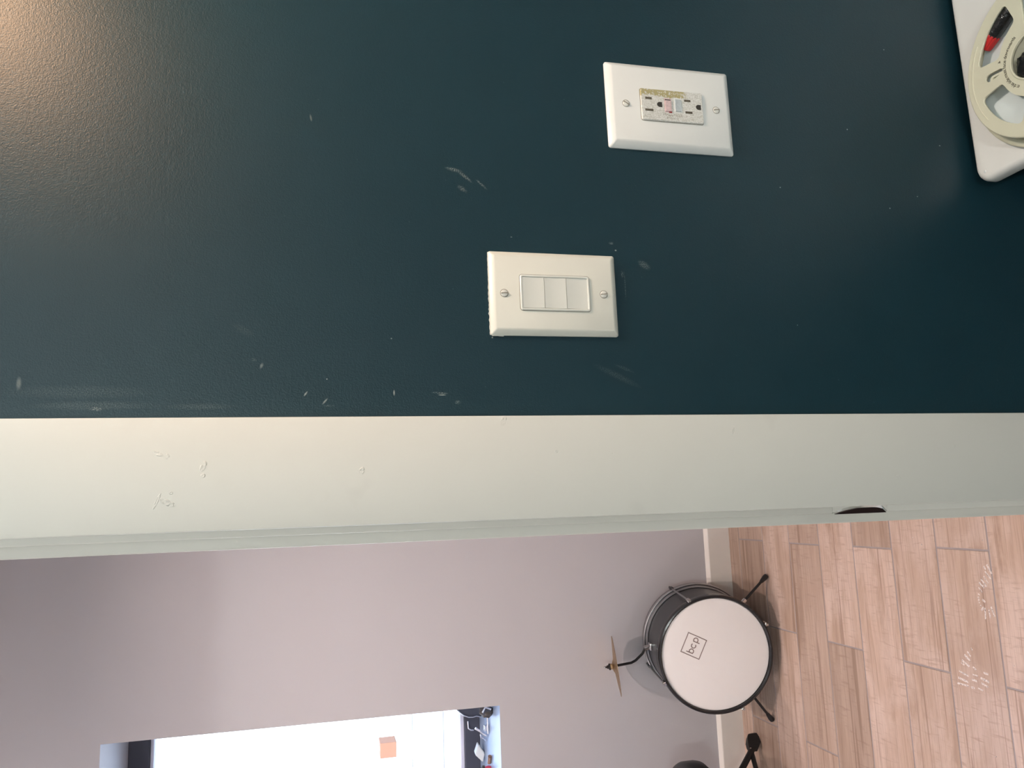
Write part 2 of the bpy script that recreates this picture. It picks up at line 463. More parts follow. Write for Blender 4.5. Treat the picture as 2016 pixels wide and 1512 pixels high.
for nm, a in (('wall_left', (-2.8, -2.7, -3.8, YO)), ('wall_right', (2.3, 2.4, -3.8, DT)), ('wall_far_right', (1.2, 1.3, DT, D)), ('wall_back', (-2.8, 2.4, -3.9, -3.8))):
    bm = new(); box(bm, a[0], a[1], a[2], a[3], 0, CEIL); struct(obj(nm, bm, MT['lilac'] if nm == 'wall_far_right' else MT['room']))
bm = new(); box(bm, -2.8, 2.4, -3.9, YO, CEIL, CEIL+.1); struct(obj('ceiling', bm, MT['ceiling']))

# floor: grout bed with separate wood-look tiles, 6 x 24 inch, running along the far wall
bm = new(); box(bm, -2.8, 2.4, -3.9, YO, -.10, -.0014)
floor = struct(obj('floor', bm, MT['grout']))
PITCHY, S0, GAP = .15173, 1.52506, .0044
LX = .588
tw, tl = PITCHY-GAP, LX-GAP
def plank_mesh(l, wd):
    b = new(); box(b, -l/2, l/2, -wd/2, wd/2, -.006, 0, .0008, 2)
    me = bpy.data.meshes.new('plank'); bmesh.ops.recalc_face_normals(b, faces=b.faces); b.to_mesh(b and me); b.free(); me.materials.append(MT['plank']); return me
full = plank_mesh(tl, tw)
for k in range(-3, 16):
    ya, yb = S0-k*PITCHY, S0-(k+1)*PITCHY       # row between these seams
    if yb > D or ya < .02: continue
    off = (-.1465 if k % 2 == 0 else -.4215)
    if k in (0, 2, 4): off = {0: -.1480, 2: -.1450, 4: -.1350}[k]
    top = min(ya, D-.002)
    for j in range(-4, 3):
        xa, xb = off+j*LX, off+(j+1)*LX
        if xb < -2.7 or xa > 1.2: continue
        xa, xb = max(xa, -2.69), min(xb, 1.195)
        if xb-xa < .06: continue
        me = full if (abs(xb-xa-LX) < 1e-6 and abs(top-ya) < 1e-6) else plank_mesh(xb-xa-GAP, top-yb-GAP)
        o = bpy.data.objects.new('plank', me); C.objects.link(o)
        o.location = ((xa+xb)/2, (top+yb)/2, 0); o.parent = floor
bm = new(); box(bm, -2.7, 2.3, -3.8, S0-10*PITCHY-GAP, -.0014, 0); struct(obj('floor_front', bm, MT['darkfloor']))
# dusty shoe prints on the tiles
def print_bar(bm, x0, y0, x1, y1, wd):
    d = Vector((x1-x0, y1-y0, 0)); R = Matrix.Translation(((x0+x1)/2, (y0+y1)/2, 0)) @ Matrix.Rotation(math.atan2(d.y, d.x), 4, 'Z')
    l = d.length
    box(bm, -l/2, l/2, -wd/2, wd/2, .00005, .0003, M=R)
B1 = [(-0.1695, 0.7848, -0.1766, 0.7802), (-0.1652, 0.7761, -0.1847, 0.7656), (-0.1805, 0.7831, -0.196, 0.7696), (-0.191, 0.7882, -0.2058, 0.7779), (-0.1982, 0.7962, -0.2137, 0.7837), (-0.2062, 0.8033, -0.2161, 0.7898), (-0.2167, 0.8061, -0.227, 0.7973), (-0.231, 0.8095, -0.2343, 0.8054), (-0.2386, 0.8112, -0.2411, 0.8083), (-0.2441, 0.8109, -0.246, 0.8079), (-0.2497, 0.8106, -0.2508, 0.8075), (-0.2567, 0.8077, -0.2573, 0.8043), (-0.2667, 0.8058, -0.2594, 0.7989), (-0.2599, 0.7955, -0.2849, 0.7971), (-0.2615, 0.7855, -0.2804, 0.7839), (-0.2553, 0.7788, -0.2762, 0.772), (-0.2429, 0.7998, -0.2477, 0.7924)]
B2 = [(-0.4403, 0.9003, -0.4403, 0.8684), (-0.4271, 0.8957, -0.4319, 0.8683), (-0.412, 0.8909, -0.4182, 0.8649), (-0.3915, 0.8815, -0.3957, 0.8735), (-0.3854, 0.8793, -0.3967, 0.8592), (-0.3725, 0.8699, -0.3829, 0.8546), (-0.3633, 0.86, -0.3731, 0.8519), (-0.3538, 0.8477, -0.359, 0.8449), (-0.4416, 0.8614, -0.4414, 0.8518), (-0.4239, 0.8562, -0.4248, 0.8421), (-0.4122, 0.8532, -0.4129, 0.838), (-0.3949, 0.8493, -0.4007, 0.8407), (-0.4153, 0.8313, -0.4199, 0.8091), (-0.4261, 0.8307, -0.4315, 0.8132), (-0.4394, 0.8421, -0.4419, 0.8285), (-0.4024, 0.8212, -0.4036, 0.8088)]
for bars in (B1, B2):
    bm = new()
    for i, b in enumerate(bars): print_bar(bm, *b, (.0036 if bars is B1 else .0042)+.0010*math.sin(i*1.7))
    obj('shoe_print', bm, MT['dust'], floor, kind='stuff')
bm = new()
for x, y, r in ((-.1299, .9631, .0022), (-.1136, .9897, .0014), (-.113, .7795, .0012), (-.5758, .8155, .0016), (-.3726, .7384, .0012)):
    lathe(bm, (x, y, 0), (0, 0, 1), [(r, 0), (r*.7, .0008), (0, .001)], 8)
obj('paint_speck', bm, MT['dust'], floor, kind='stuff')

# baseboards
def baseboard(name, x0, x1, y, sgn, mat):
    bm = new()
    prof = [(0, 0), (.014, 0), (.014, .082), (.0125, .0845), (.002, .0930), (0, .0934)]
    prism(bm, prof, lambda p: (x0, y+sgn*p[0], p[1]), lambda p: (x1, y+sgn*p[0], p[1]))
    return struct(obj(name, bm, mat))
baseboard('baseboard_far', -2.7, 1.2, D, -1, MT['baseb'])
baseboard('baseboard_front', .0775, 2.3, 0, -1, MT['trim'])

# ---------------------------------------------------------------- doorway: casing, jamb, stop, strike plate
door = bpy.data.objects.new('door_1', None); C.objects.link(door); struct(door); door.location = (-.43, 0, 0)
CX1, CX0, CT = .0773, -.01255, .016     # casing board, outer and inner edge
for yy0, yy1 in ((-CT, 0), (DT, DT+CT)):
    bm = new(); box(bm, CX0, CX1, yy0, yy1, 0, 2.145, .0012); obj('casing', bm, MT['trim'], door, 40)
    bm = new(); box(bm, -.938, -.848, yy0, yy1, 0, 2.145, .0012); obj('casing', bm, MT['trim'], door, 40)
    bm = new(); box(bm, -.848, CX0, yy0, yy1, 2.055, 2.145, .0012); obj('casing', bm, MT['trim'], door, 40)
JX = -.01878                                # face of the strike-side jamb
zs0, zs1 = .8758, .9385                     # notch for the strike plate
bm = new()
box(bm, JX, XO1, 0, DT, zs1, 2.06, .0008); box(bm, JX, XO1, 0, DT, 0, zs0, .0008)
box(bm, JX, XO1, .034, DT, zs0, zs1)
poly = [(XO1, zs1), (JX, zs1)]
for i in range(13):                         # the arched bottom of the notch
    t = i/12; z = zs1-(zs1-zs0)*t
    d = .0060*min(1, ((t+.02)/.36))**.7*math.sqrt(max(0, 1-max(0, (t-.86)/.14)**2.2))
    poly.append((JX+d, z))
poly += [(JX, zs0), (XO1, zs0)]
prism(bm, poly, lambda p: (p[0], 0, p[1]), lambda p: (p[0], .034, p[1]))
obj('jamb', bm, MT['trim'], door, 30)
bm = new(); box(bm, -.872, -.853, 0, DT, 0, 2.06, .0008); obj('jamb', bm, MT['trim'], door)
bm = new(); box(bm, -.853, JX, 0, DT, 2.04, 2.06); obj('jamb', bm, MT['trim'], door)
SX = -.02977
bm = new(); box(bm, SX, JX, .035, .072, 0, 2.04, .0012); obj('door_stop', bm, MT['trim'], door, 40)
bm = new(); box(bm, -.853, -.842, .035, .072, 0, 2.04, .0012); obj('door_stop', bm, MT['trim'], door, 40)
bm = new(); box(bm, -.842, SX, .035, .072, 2.029, 2.04, .0012); obj('door_stop', bm, MT['trim'], door, 40)
# dark bronze strike plate with its curved lip
bm = new()
lipp = []
for i in range(17):
    t = i/16; z = .9315-(.9315-.8765)*t
    d = .0047*min(1, (t/.42))**.75*math.sqrt(max(0, 1-max(0, (t-.72)/.28)**2.4))
    lipp.append((JX-.0006+d, z))
lipp = [(JX-.0012, .9345)] + lipp + [(JX-.0012, .8762)]
prism(bm, lipp, lambda p: (p[0], .0015, p[1]), lambda p: (p[0]+.0004, .004, p[1]))
obj('strike_plate', bm, MT['bronze'], door, label='dark bronze strike plate lip set in the jamb')
bm = new()  # white sliver standing in for the glint on the strike lip
prism(bm, [(JX+.0046, .9270), (JX+.0030, .9325), (JX+.0012, .9322), (JX+.0022, .9275)], lambda p: (p[0], .0008, p[1]), lambda p: (p[0], .0016, p[1]))
obj('painted_glint', bm, MT['plate_w'], door)

# ---------------------------------------------------------------- deep window in the far wall
win = bpy.data.objects.new('window_1', None); C.objects.link(win); struct(win); win.location = (-1.4, D, WZ0)
R2 = D+REV
for nm, a in (('frame_sill', (WX0, WX1, WZ0, WZ0+.0565)), ('frame_head', (WX0, WX1, WZ1-.066, WZ1)), ('frame_side', (WX0, WX0+.06, WZ0+.0565, WZ1-.066)), ('frame_side', (WX1-.06, WX1, WZ0+.0565, WZ1-.066))):
    bm = new(); box(bm, a[0], a[1], R2, R2+.07, a[2], a[3], .002); obj(nm, bm, MT['frame'], win)
for a in ((WX0+.06, WX1-.06, WZ0+.0565, WZ0+.071), (WX0+.06, WX1-.06, WZ1-.077, WZ1-.066)):
    bm = new(); box(bm, a[0], a[1], R2+.008, R2+.06, a[2], a[3], .003); obj('glazing_bead', bm, MT['bead'], win)
bm = new(); box(bm, WX0+.06, WX1-.06, R2+.032, R2+.038, WZ0+.071, WZ1-.077); obj('pane', bm, MT['glass'], win)
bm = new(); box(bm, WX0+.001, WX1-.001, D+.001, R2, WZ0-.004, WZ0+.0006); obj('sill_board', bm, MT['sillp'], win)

# ---------------------------------------------------------------- light switch and outlet on the teal wall
def local_frame(cx, cz, tilt):
    c, s = math.cos(tilt), math.sin(tilt)
    return lambda x, z, h: Vector((cx+x*c-z*s, -h, cz+x*s+z*c))
def wall_plate(bm, F, w, h, th, bev, rc):
    loops = [[F(x, z, 0) for x, z in rrect(w, h, rc)], [F(x, z, .0012) for x, z in rrect(w, h, rc)],
             [F(x, z, .0022) for x, z in rrect(w-.0012, h-.0012, rc)],
             [F(x, z, th-.0006) for x, z in rrect(w-2*bev+.002, h-2*bev+.002, rc*.6)], [F(x, z, th) for x, z in rrect(w-2*bev-.001, h-2*bev-.001, rc*.5)]]
    loft(bm, loops)
def screw(F, x, z, h, ang, root, mat, r=.0034):
    bm = new()
    lathe(bm, F(x, z, h-.0004), (0, -1, 0), [(r, 0), (r, .0006), (r*.85, .0013), (r*.45, .0017), (0, .0018)], 24)
    s = obj('screw', bm, mat, root, 30)
    bm = new()
    c, sn = math.cos(ang), math.sin(ang)
    pts = [(-r*.93, -.00048), (r*.93, -.00048), (r*.93, .00048), (-r*.93, .00048)]
    q = [(x+a*c-b*sn, z+a*sn+b*c) for a, b in pts]
    prism(bm, q, lambda p: F(p[0], p[1], h+.0002), lambda p: F(p[0], p[1], h+.00150))
    obj('screw_slot', bm, MT['ink'], s)
    bm = new()
    a = [bm.verts.new(F(x+(r+.00055)*math.cos(2*PI*i/24), z+(r+.00055)*math.sin(2*PI*i/24), h+.00006)) for i in range(24)]
    b = [bm.verts.new(F(x+(r-.0004)*math.cos(2*PI*i/24), z+(r-.0004)*math.sin(2*PI*i/24), h+.00006)) for i in range(24)]
    bridge(bm, a, b); obj('countersink', bm, MT['ink'], s)

XS, ZS = .19242, 1.21434
F = local_frame(XS, ZS, .00523)
sw = thing('light_switch', 'ivory wall plate with three stacked rocker switches on the teal wall', 'light switch', (XS, 0, ZS))
bm = new(); wall_plate(bm, F, .0794, .1238, .0058, .0052, .0022); obj('wall_plate', bm, MT['plate_i'], sw, 25)
bm = new()        # rounded ring frame around the rockers
o_ = rrect(.0336, .0672, .0022); i_ = rrect(.0296, .0632, .0008)
o2 = rrect(.0324, .0660, .0018); i2 = rrect(.0304, .0640, .0010)
rows = [[bm.verts.new(F(x, z, hh)) for x, z in l] for l, hh in ((o_, .005), (o_, .0066), (o2, .0072), (i2, .0072), (i_, .0066), (i_, .0045))]
for a, b in zip(rows, rows[1:]): bridge(bm, a, b)
obj('rocker_frame', bm, MT['rocker'], sw, 30)
bm = new()
g1, g2 = rrect(.0348, .0684, .0028), rrect(.0334, .0670, .0022)
r1 = [bm.verts.new(F(x, z, .00585)) for x, z in g1]; r2 = [bm.verts.new(F(x, z, .00585)) for x, z in g2]; bridge(bm, r1, r2)
obj('seam', bm, MT['ink'], sw)
bm = new(); loft(bm, [[F(x, z, .0046) for x, z in rrect(.0296, .0632, .0006)]]); obj('rocker_well', bm, MT['slot'], sw)
for zc, dz, tilt in ((.0213, .0208, .0), (.0000, .0208, .0), (-.0213, .0206, -.0005)):
    bm = new()
    wd = .0288
    prof = []
    for i in range(11):
        t = i/10; prof.append((zc+dz/2-dz*t, .0064+.0005*(2*t-1)**2+tilt*t))
    prism(bm, [(zc+dz/2, .0045)]+prof+[(zc-dz/2, .0045)], lambda p: F(-wd/2, p[0], p[1]), lambda p: F(wd/2, p[0], p[1]))
    obj('rocker', bm, MT['rocker'], sw, 40)
screw(F, -.0012, .0486, .0058, math.radians(98-90+85), sw, MT['screw'])
screw(F, .0002, -.0478, .0058, math.radians(95), sw, MT['screw'])
bm = new()      # ragged dried paint left along the plate's upper and left edges
random.seed(3)
top_e = [(-.0392, .0612)]
for i in range(40): top_e.append((-.0392+.078*i/39, .0621+max(0, random.uniform(-.0004, .0006))*(1.4 if i < 26 else .4)))
top_e += [(.0388, .0612)]
prism(bm, top_e, lambda p: F(p[0], p[1], .0001), lambda p: F(p[0], p[1], .0016))
left_e = [(-.0390, .0600)]
for i in range(14): left_e.append((-.0400-max(0, random.uniform(-.0002, .0006)), .0600-.0008*i))
left_e += [(-.0390, .0490)]
prism(bm, left_e, lambda p: F(p[0], p[1], .0001), lambda p: F(p[0], p[1], .0014))
obj('paint_ridge', bm, MT['plate_i'], sw)

XQ, ZQ = .39019, 1.08345
F = local_frame(XQ, ZQ, .00844)
ou = thing('electrical_outlet', 'white wall plate with a worn tan-smeared double outlet and red reset button', 'outlet', (XQ, 0, ZQ))
bm = new(); wall_plate(bm, F, .09124, .13608, .0068, .0062, .0026); obj('wall_plate', bm, MT['plate_w'], ou, 25)
bm = new()
loft(bm, [[F(x, z, .005) for x, z in rrect(.0334, .0672, .0018)], [F(x, z, .0080) for x, z in rrect(.0334, .0672, .0018)], [F(x, z, .0086) for x, z in rrect(.0322, .0660, .0014)]])
face = obj('receptacle', bm, MT['outlet'], ou, 30)
face.location = (0, 0, 0)
bm = new()
r1 = [bm.verts.new(F(x, z, .00685)) for x, z in rrect(.0346, .0684, .0024)]; r2 = [bm.verts.new(F(x, z, .00685)) for x, z in rrect(.0333, .0671, .0018)]; bridge(bm, r1, r2)
obj('seam', bm, MT['ink'], ou)
def slab(x0, x1, z0, z1, h0, h1, name, mat, par, bev=0):
    bm = new(); prism(bm, [(x0, z0), (x1, z0), (x1, z1), (x0, z1)], lambda p: F(p[0], p[1], h0), lambda p: F(p[0], p[1], h1)); return obj(name, bm, mat, par)
H = .0086
for x0, x1, z0, z1 in ((.0052, .0076, .0221, .0290), (-.0074, -.0050, .0211, .0298), (.0059, .0082, -.0203, -.0133), (-.0068, -.0044, -.0215, -.0138)):
    slab(x0, x1, z0, z1, H-.001, H+.00012, 'blade_slot', MT['slotb'], face)
for xc, zc in ((.0005, .0138), (.0010, -.0288)):
    bm = new()
    pl = [(xc+.0027*math.cos(a), zc+.0029*math.sin(a)) for a in [math.radians(t) for t in range(0, 181, 15)]] + [(xc-.0027, zc-.0026), (xc+.0027, zc-.0026)]
    prism(bm, pl, lambda p: F(p[0], p[1], H-.001), lambda p: F(p[0], p[1], H+.00012)); obj('ground_hole', bm, MT['slot'], face)
slab(-.0074, .0078, .0010, .0088, H-.001, H+.0001, 'button_well', MT['redb'], face)
slab(-.0076, -.0062, .0010, .0042, H, H+.0004, 'red_corner', MT['redd'], face)
slab(-.0064, .0052, .0016, .0080, H, H+.0009, 'reset_button', MT['redb'], face)
slab(-.0068, .0088, -.0102, -.0018, H-.001, H+.0001, 'button_well', MT['plate_w'], face)
slab(-.0056, .0072, -.0090, -.0030, H, H+.0009, 'test_button', MT['greyb'], face)
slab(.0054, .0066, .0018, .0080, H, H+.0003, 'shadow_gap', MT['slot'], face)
random.seed(5)
bm = new()      # worn, unreadable moulded lettering
for zz, n, x in ((.0102, 11, -.0100), (.0065, 7, -.0132)):
    for i in range(n):
        z = zz-.0019*i; l = random.uniform(.0006, .0013)
        for k in range(2):
            xx = x+random.uniform(-.0006, .0006); z2 = z-.0006*k
            prism(bm, [(xx-l, z2), (xx+l, z2), (xx+l, z2+.00025), (xx-l, z2+.00025)], lambda p: F(p[0], p[1], H), lambda p: F(p[0], p[1], H+.0001))
obj('worn_lettering', bm, MT['ink'], face, kind='stuff')
bm = new()
for i in range(12):
    z = .0125-.0021*i; x = .0137+random.uniform(-.0004, .0004); l = random.uniform(.0004, .0009)
    if i in (4,): continue
    prism(bm, [(x-l, z), (x+l, z), (x+l, z+.0005), (x-l, z+.0005)], lambda p: F(p[0], p[1], H), lambda p: F(p[0], p[1], H+.0001))
obj('worn_lettering', bm, MT['plate_i'], face, kind='stuff')
screw(F, -.0005, .0492, .0068, math.radians(60), ou, MT['screw'])
screw(F, .0007, -.0494, .0068, math.radians(98), ou, MT['screw'])

# ---------------------------------------------------------------- table with the cable reel
TZ = .727
tb = thing('table', 'white laminate table with rounded corner against the teal wall', 'table', (.85, -.35, 0))
rot = Matrix.Translation((.329, -.0115, 0)) @ Matrix.Rotation(math.radians(.95), 4, 'Z')
TW, TD = .64, .60
def top_pt(x, y, z): return rot @ Vector((x+TW/2, y-TD/2, z))
bm = new()
lo = []
for ins, z in ((.004, TZ-.020), (.0012, TZ-.0185), (0, TZ-.016), (0, TZ-.008), (.0010, TZ-.0045), (.003, TZ-.0015), (.006, TZ)):
    lo.append([top_pt(x, y, z) for x, y in rrect(TW-2*ins, TD-2*ins, .016-ins*.5, 8)])
loft(bm, lo, cap0=True); obj('tabletop', bm, MT['table'], tb, 40)
for lx, ly in ((.035, -.045), (TW-.05, -.045), (.035, -TD+.045), (TW-.05, -TD+.045)):
    bm = new(); box(bm, lx-.022, lx+.022, ly-.022, ly+.022, 0, TZ-.020, .003, 1, M=rot); obj('leg', bm, MT['tleg'], tb)
for a in ((.05, TW-.06, -.055, -.035), (.05, TW-.06, -TD+.035, -TD+.055), (.03, .048, -TD+.06, -.06), (TW-.06, -.04+TW, -TD+.06, -.06)):
    bm = new(); box(bm, *a, TZ-.085, TZ-.020, M=rot); obj('apron', bm, MT['tleg'], tb)
bm = new()
lathe(bm, (.3395, -.0250, TZ-.0002), (0, 0, 1), [(.0018, 0), (.0014, .0008), (0, .0011)], 10)
obj('paint_drop', bm, MT['plate_w'], tb, 40)

RC = Vector((.423, -.123, 0)); ZT = TZ+.022
reel = thing('cable_reel', 'cream plastic reel with spoked disc and printed ring lying on the white table', 'cable reel', (RC.x, RC.y, TZ))
def arc(r, a0, a1, n=10): return [(r*math.cos(math.radians(a0+(a1-a0)*i/n)), r*math.sin(math.radians(a0+(a1-a0)*i/n))) for i in range(n+1)]
def rounded(poly, r, n=4):
    out = []
    m = len(poly)
    for i in range(m):
        p0, p, p1 = Vector(poly[i-1]), Vector(poly[i]), Vector(poly[(i+1) % m])
        a, b = (p0-p), (p1-p)
        if a.length < 1e-9 or b.length < 1e-9: continue
        ang = a.angle(b)
        if ang > 2.6: out.append(tuple(p)); continue
        k = min(r, a.length*.45, b.length*.45)
        s, e = p+a.normalized()*k, p+b.normalized()*k
        for j in range(n+1):
            t = j/n; q = s*(1-t)**2+p*2*t*(1-t)+e*t*t; out.append((q.x, q.y))
    return out
def window_loop(a0, a1, ri=.0455, ro=.0715, r=.006):
    # annular sector with generously rounded corners
    def P(rad, a): return (rad*math.cos(math.radians(a)), rad*math.sin(math.radians(a)))
    di, do, dr = math.degrees(r/ri), math.degrees(r/ro), r
    ia0, ia1 = a0+2.5, a1-2.5
    def side(ra, aa, rb, ab, t):
        p, q = P(ra, aa), P(rb, ab); L_ = math.hypot(q[0]-p[0], q[1]-p[1]); k = t/L_
        return (p[0]+(q[0]-p[0])*k, p[1]+(q[1]-p[1])*k)
    def corner(s, c, e, n=5):
        return [tuple(s[i]*(1-t)**2+c[i]*2*t*(1-t)+e[i]*t*t for i in (0, 1)) for t in [j/n for j in range(n+1)]]
    out = arc(ri, ia0+di, ia1-di, 8)
    out += corner(P(ri, ia1-di), P(ri, ia1), side(ri, ia1, ro, a1, dr))
    out += corner(side(ro, a1, ri, ia1, dr), P(ro, a1), P(ro, a1-do))
    out += arc(ro, a1-do, a0+do, 10)
    out += corner(P(ro, a0+do), P(ro, a0), side(ro, a0, ri, ia0, dr))
    out += corner(side(ri, ia0, ro, a0, dr), P(ri, ia0), P(ri, ia0+di))
    clean = []
    for p in out:
        if not clean or math.hypot(p[0]-clean[-1][0], p[1]-clean[-1][1]) > 2e-4: clean.append(p)
    if math.hypot(clean[0][0]-clean[-1][0], clean[0][1]-clean[-1][1]) < 2e-4: clean.pop()
    return clean
def place(x, y, h): return Vector((RC.x+x, RC.y+y, ZT+h))
HUB = (-.0025, .0085)
def circ(c, r, n=64): return [(c[0]+r*math.cos(2*PI*i/n), c[1]+r*math.sin(2*PI*i/n)) for i in range(n)]
slot = rounded([(-.0022, .0425), (-.0022, .0600), (.0030, .0605), (.0022, .0425)], .0021)
slot = [(.0027, .0435), (.0012, .0415), (-.0010, .0412), (-.0026, .0424), (-.0043, .0529), (-.0044, .0565), (-.0035, .0595), (-.0012, .0618), (.0006, .0622), (.0029, .0614), (.0041, .0592), (.0043, .0570)]
third = rounded([(.030, .0115), (.062, .0115), (.070, .000), (.069, -.022), (.058, -.040), (.040, -.022), (.031, -.008)], .004)
bm = outline_bm([circ((0, 0), .0840, 96), circ(HUB, .0222, 48), window_loop(24, 76), window_loop(104, 157), window_loop(168, 236), window_loop(243, 297), slot, third], -.0028, 0, place)
top = obj('top_disc', bm, MT['cream'], reel)
bm = new()      # raised ridge near the rim
rows = [[bm.verts.new(place(r*math.cos(math.radians(a)), r*math.sin(math.radians(a)), h)) for a in range(58, 125, 3)] for r, h in ((.0792, -.0005), (.0788, .0005), (.0780, .0006), (.0775, -.0005))]
for a, b in zip(rows, rows[1:]):
    for i in range(len(a)-1): bm.faces.new((a[i], a[i+1], b[i+1], b[i]))
obj('ridge', bm, MT['cream'], top, 40)
bm = new()      # turned-down rim of the upper disc
lathe(bm, (RC.x, RC.y, ZT), (0, 0, 1), [(.0838, 0), (.0848, -.0006), (.0852, -.002), (.0852, -.0052), (.0838, -.0052), (.0838, -.0005)], 96, closed=True, u=Vector((1, 0, 0)), v=Vector((0, 1, 0)))
obj('rim', bm, MT['cream'], top, 40)
bm = new()
lathe(bm, (RC.x, RC.y, TZ), (0, 0, 1), [(.034, .0012), (.0915, .0012), (.0930, .0020), (.0930, .0055), (.0915, .0065), (.0865, .0065), (.0860, .0045), (.034, .0045)], 96, closed=True, u=Vector((1, 0, 0)), v=Vector((0, 1, 0)))
obj('bottom_disc', bm, MT['cream'], reel, 40)
for r0, r1, nm in ((.0268, .0290, 'hub'),):
    bm = new(); lathe(bm, (RC.x+HUB[0], RC.y+HUB[1], TZ), (0, 0, 1), [(r0, .002), (r1, .002), (r1, .0195), (r0, .0195)], 48, closed=True); obj(nm, bm, MT['cream'], reel, 40)
bm = new()
lathe(bm, (RC.x+HUB[0], RC.y+HUB[1], ZT), (0, 0, 1), [(.0222, -.003), (.0222, .0006), (.0236, .0009), (.0244, .0002), (.0244, -.003)], 48, closed=True)
obj('hub_lip', bm, MT['cream'], top, 40)
bm = new()      # pale liner seen through the openings
lathe(bm, (RC.x, RC.y, TZ), (0, 0, 1), [(.036, .0047), (.0835, .0047), (.0835, .0056), (.036, .0056)], 64, closed=True)
obj('liner', bm, MT['pale'], reel, 40)
bm = new()
prism(bm, [(-.0026, .0412), (-.0005, .0412), (.0012, .0535), (.0006, .0568), (-.0020, .0580), (-.0046, .0578), (-.0046, .0545), (-.0012, .0548)], lambda p: place(p[0], p[1], -.0060), lambda p: place(p[0], p[1], -.0014))
obj('slot_latch', bm, MT['cream'], top)
# printed ring of words
msg = 'e: this side must face downwards'
wid = {' ': .55, 'i': .45, 't': .62, 'f': .6, 'r': .7, ':': .45, 'm': 1.55, 'w': 1.4, 's': .88, 'c': .95}
tot = sum(wid.get(ch, 1.08) for ch in msg)
a_start, a_end = 146, 27.5
rt = .0290
bm = new(); acc = 0
for ch in msg:
    wv = wid.get(ch, 1.08)
    ang = math.radians(a_start+(a_end-a_start)*(acc+wv/2)/tot); acc += wv
    if ch == ' ': continue
    rad = Vector((math.cos(ang), math.sin(ang))); tan = Vector((math.sin(ang), -math.cos(ang)))
    def pl(x, y, h, rad=rad, tan=tan):
        q = Vector(HUB)+rad*(rt+y)+tan*x
        return place(q.x, q.y, .00022+h)
    merge(bm, text_bm(ch, .0054, pl))
obj('printed_words', bm, MT['rink'], top, label='brown printed words running around the hub')
bm = new(); a = math.radians(78); cx, cy = .0448*math.cos(a), .0448*math.sin(a)
prism(bm, [(cx-.0013, cy-.0012), (cx+.0013, cy-.0012), (cx, cy+.0016)], lambda p: place(p[0], p[1], 0), lambda p: place(p[0], p[1], .0003))
obj('printed_arrow', bm, MT['rink'], top)
# red-tipped black cable end lying inside the reel
P0, P1 = Vector((.4800, -.0840, TZ+.0125)), Vector((.4635, -.0570, TZ+.0125))
mid = P0.lerp(P1, .60)
plug = thing('cable_end', 'black cable end with ribbed red cap inside the cream reel', 'cable', (mid.x, mid.y, TZ+.0057))
d = (P1-P0)
bm = new(); tube(bm, [P0-d*.30, P0-d*.1, P0+d*.2, P0.lerp(P1, .60)], [.0066, .0074, .0074, .0070], 16); obj('sleeve', bm, MT['tape'], plug, 50)
bm = new()
u, v, dd = basis(d)
rows = []
for t, rr in ((.55, .0072), (.60, .0074), (.93, .0068), (1.00, .0062), (1.03, .0046)):
    c = P0.lerp(P1, t); rows.append([bm.verts.new(c+(u*math.cos(2*PI*i/36)+v*math.sin(2*PI*i/36))*(rr*(1-.08*(i % 3 == 0)))) for i in range(36)])
for a, b in zip(rows, rows[1:]): bridge(bm, a, b)
bm.faces.new(rows[-1]); bm.faces.new(list(reversed(rows[0])))
obj('cap', bm, MT['red'], plug, label='ribbed red cap')
# crumpled black film bundle in the hub
bm = new(); bmesh.ops.create_icosphere(bm, subdivisions=4, radius=1)
from mathutils import noise as mn
for v_ in bm.verts:
    p = v_.co.copy(); k = 1+.22*mn.noise(p*2.3)+.16*mn.noise(p*5.1)
    v_.co = Vector((.4150+p.x*.0145*k, -.1040+p.y*.0110*k, TZ+.0135+p.z*.0095*k))
tag(obj('film_bundle', bm, MT['tape'], None, 70), 'crumpled shiny black film stuffed in the hub of the reel', 'plastic film')

# ---------------------------------------------------------------- bass drum
FC = Vector((-.4868, 1.636, .2194)); TILT, AZ, DL, RH = .1677, -.0886, .2135, .1844
n = Vector((math.sin(AZ)*math.cos(TILT), -math.cos(AZ)*math.cos(TILT), math.sin(TILT)))
A = Vector((0, 0, 1)).cross(n).normalized(); B = n.cross(A)
def dp(a, b, depth=0.): return FC+A*a+B*b-n*depth
def dpol(r, ang, depth=0.): t = math.radians(ang); return dp(r*math.cos(t), r*math.sin(t), depth)
drum = thing('bass_drum', 'small black bass drum with white front head standing by the far wall', 'drum', (-.48, 1.74, 0))
def dl(prof, name, mat, sm=40, closed=True, par=drum, nn=96, label=None):
    bm = new(); lathe(bm, FC, n, [(r, -d) for r, d in prof], nn, closed=closed, u=A, v=B); return obj(name, bm, mat, par, sm, label=label)
dl([(.1745, .012), (.1745, .2035), (.171, .2035), (.171, .012)], 'shell', MT['shell'])
head = dl([(0, .0035), (.165, .0035), (.172, .0050), (.1745, .009)], 'front_head', MT['head'], closed=False, label='white front drumhead')
dl([(.1735, .0055), (.1748, -.0010), (.1782, -.0030), (.1830, -.0015), (.1844, .004), (.1844, .026), (.1826, .029), (.1775, .029), (.1765, .026), (.1765, .008)], 'front_hoop', MT['blackg'])
dl([(.1765, .184), (.1790, .1825), (.1836, .184), (.1844, .188), (.1844, .2095), (.1826, .2135), (.1760, .2135), (.1745, .2085)], 'rear_hoop', MT['shell'])
dl([(.1760, .170), (.1795, .170), (.1805, .174), (.1805, .180), (.1795, .184), (.1760, .184)], 'flesh_hoop', MT['inlay'])
dl([(.1838, .1835), (.1858, .1845), (.1862, .190), (.1862, .1985), (.1846, .200)], 'hoop_inlay', MT['inlay'])
dl([(0, .2045), (.168, .2045), (.174, .203)], 'rear_head', MT['head'], closed=False)
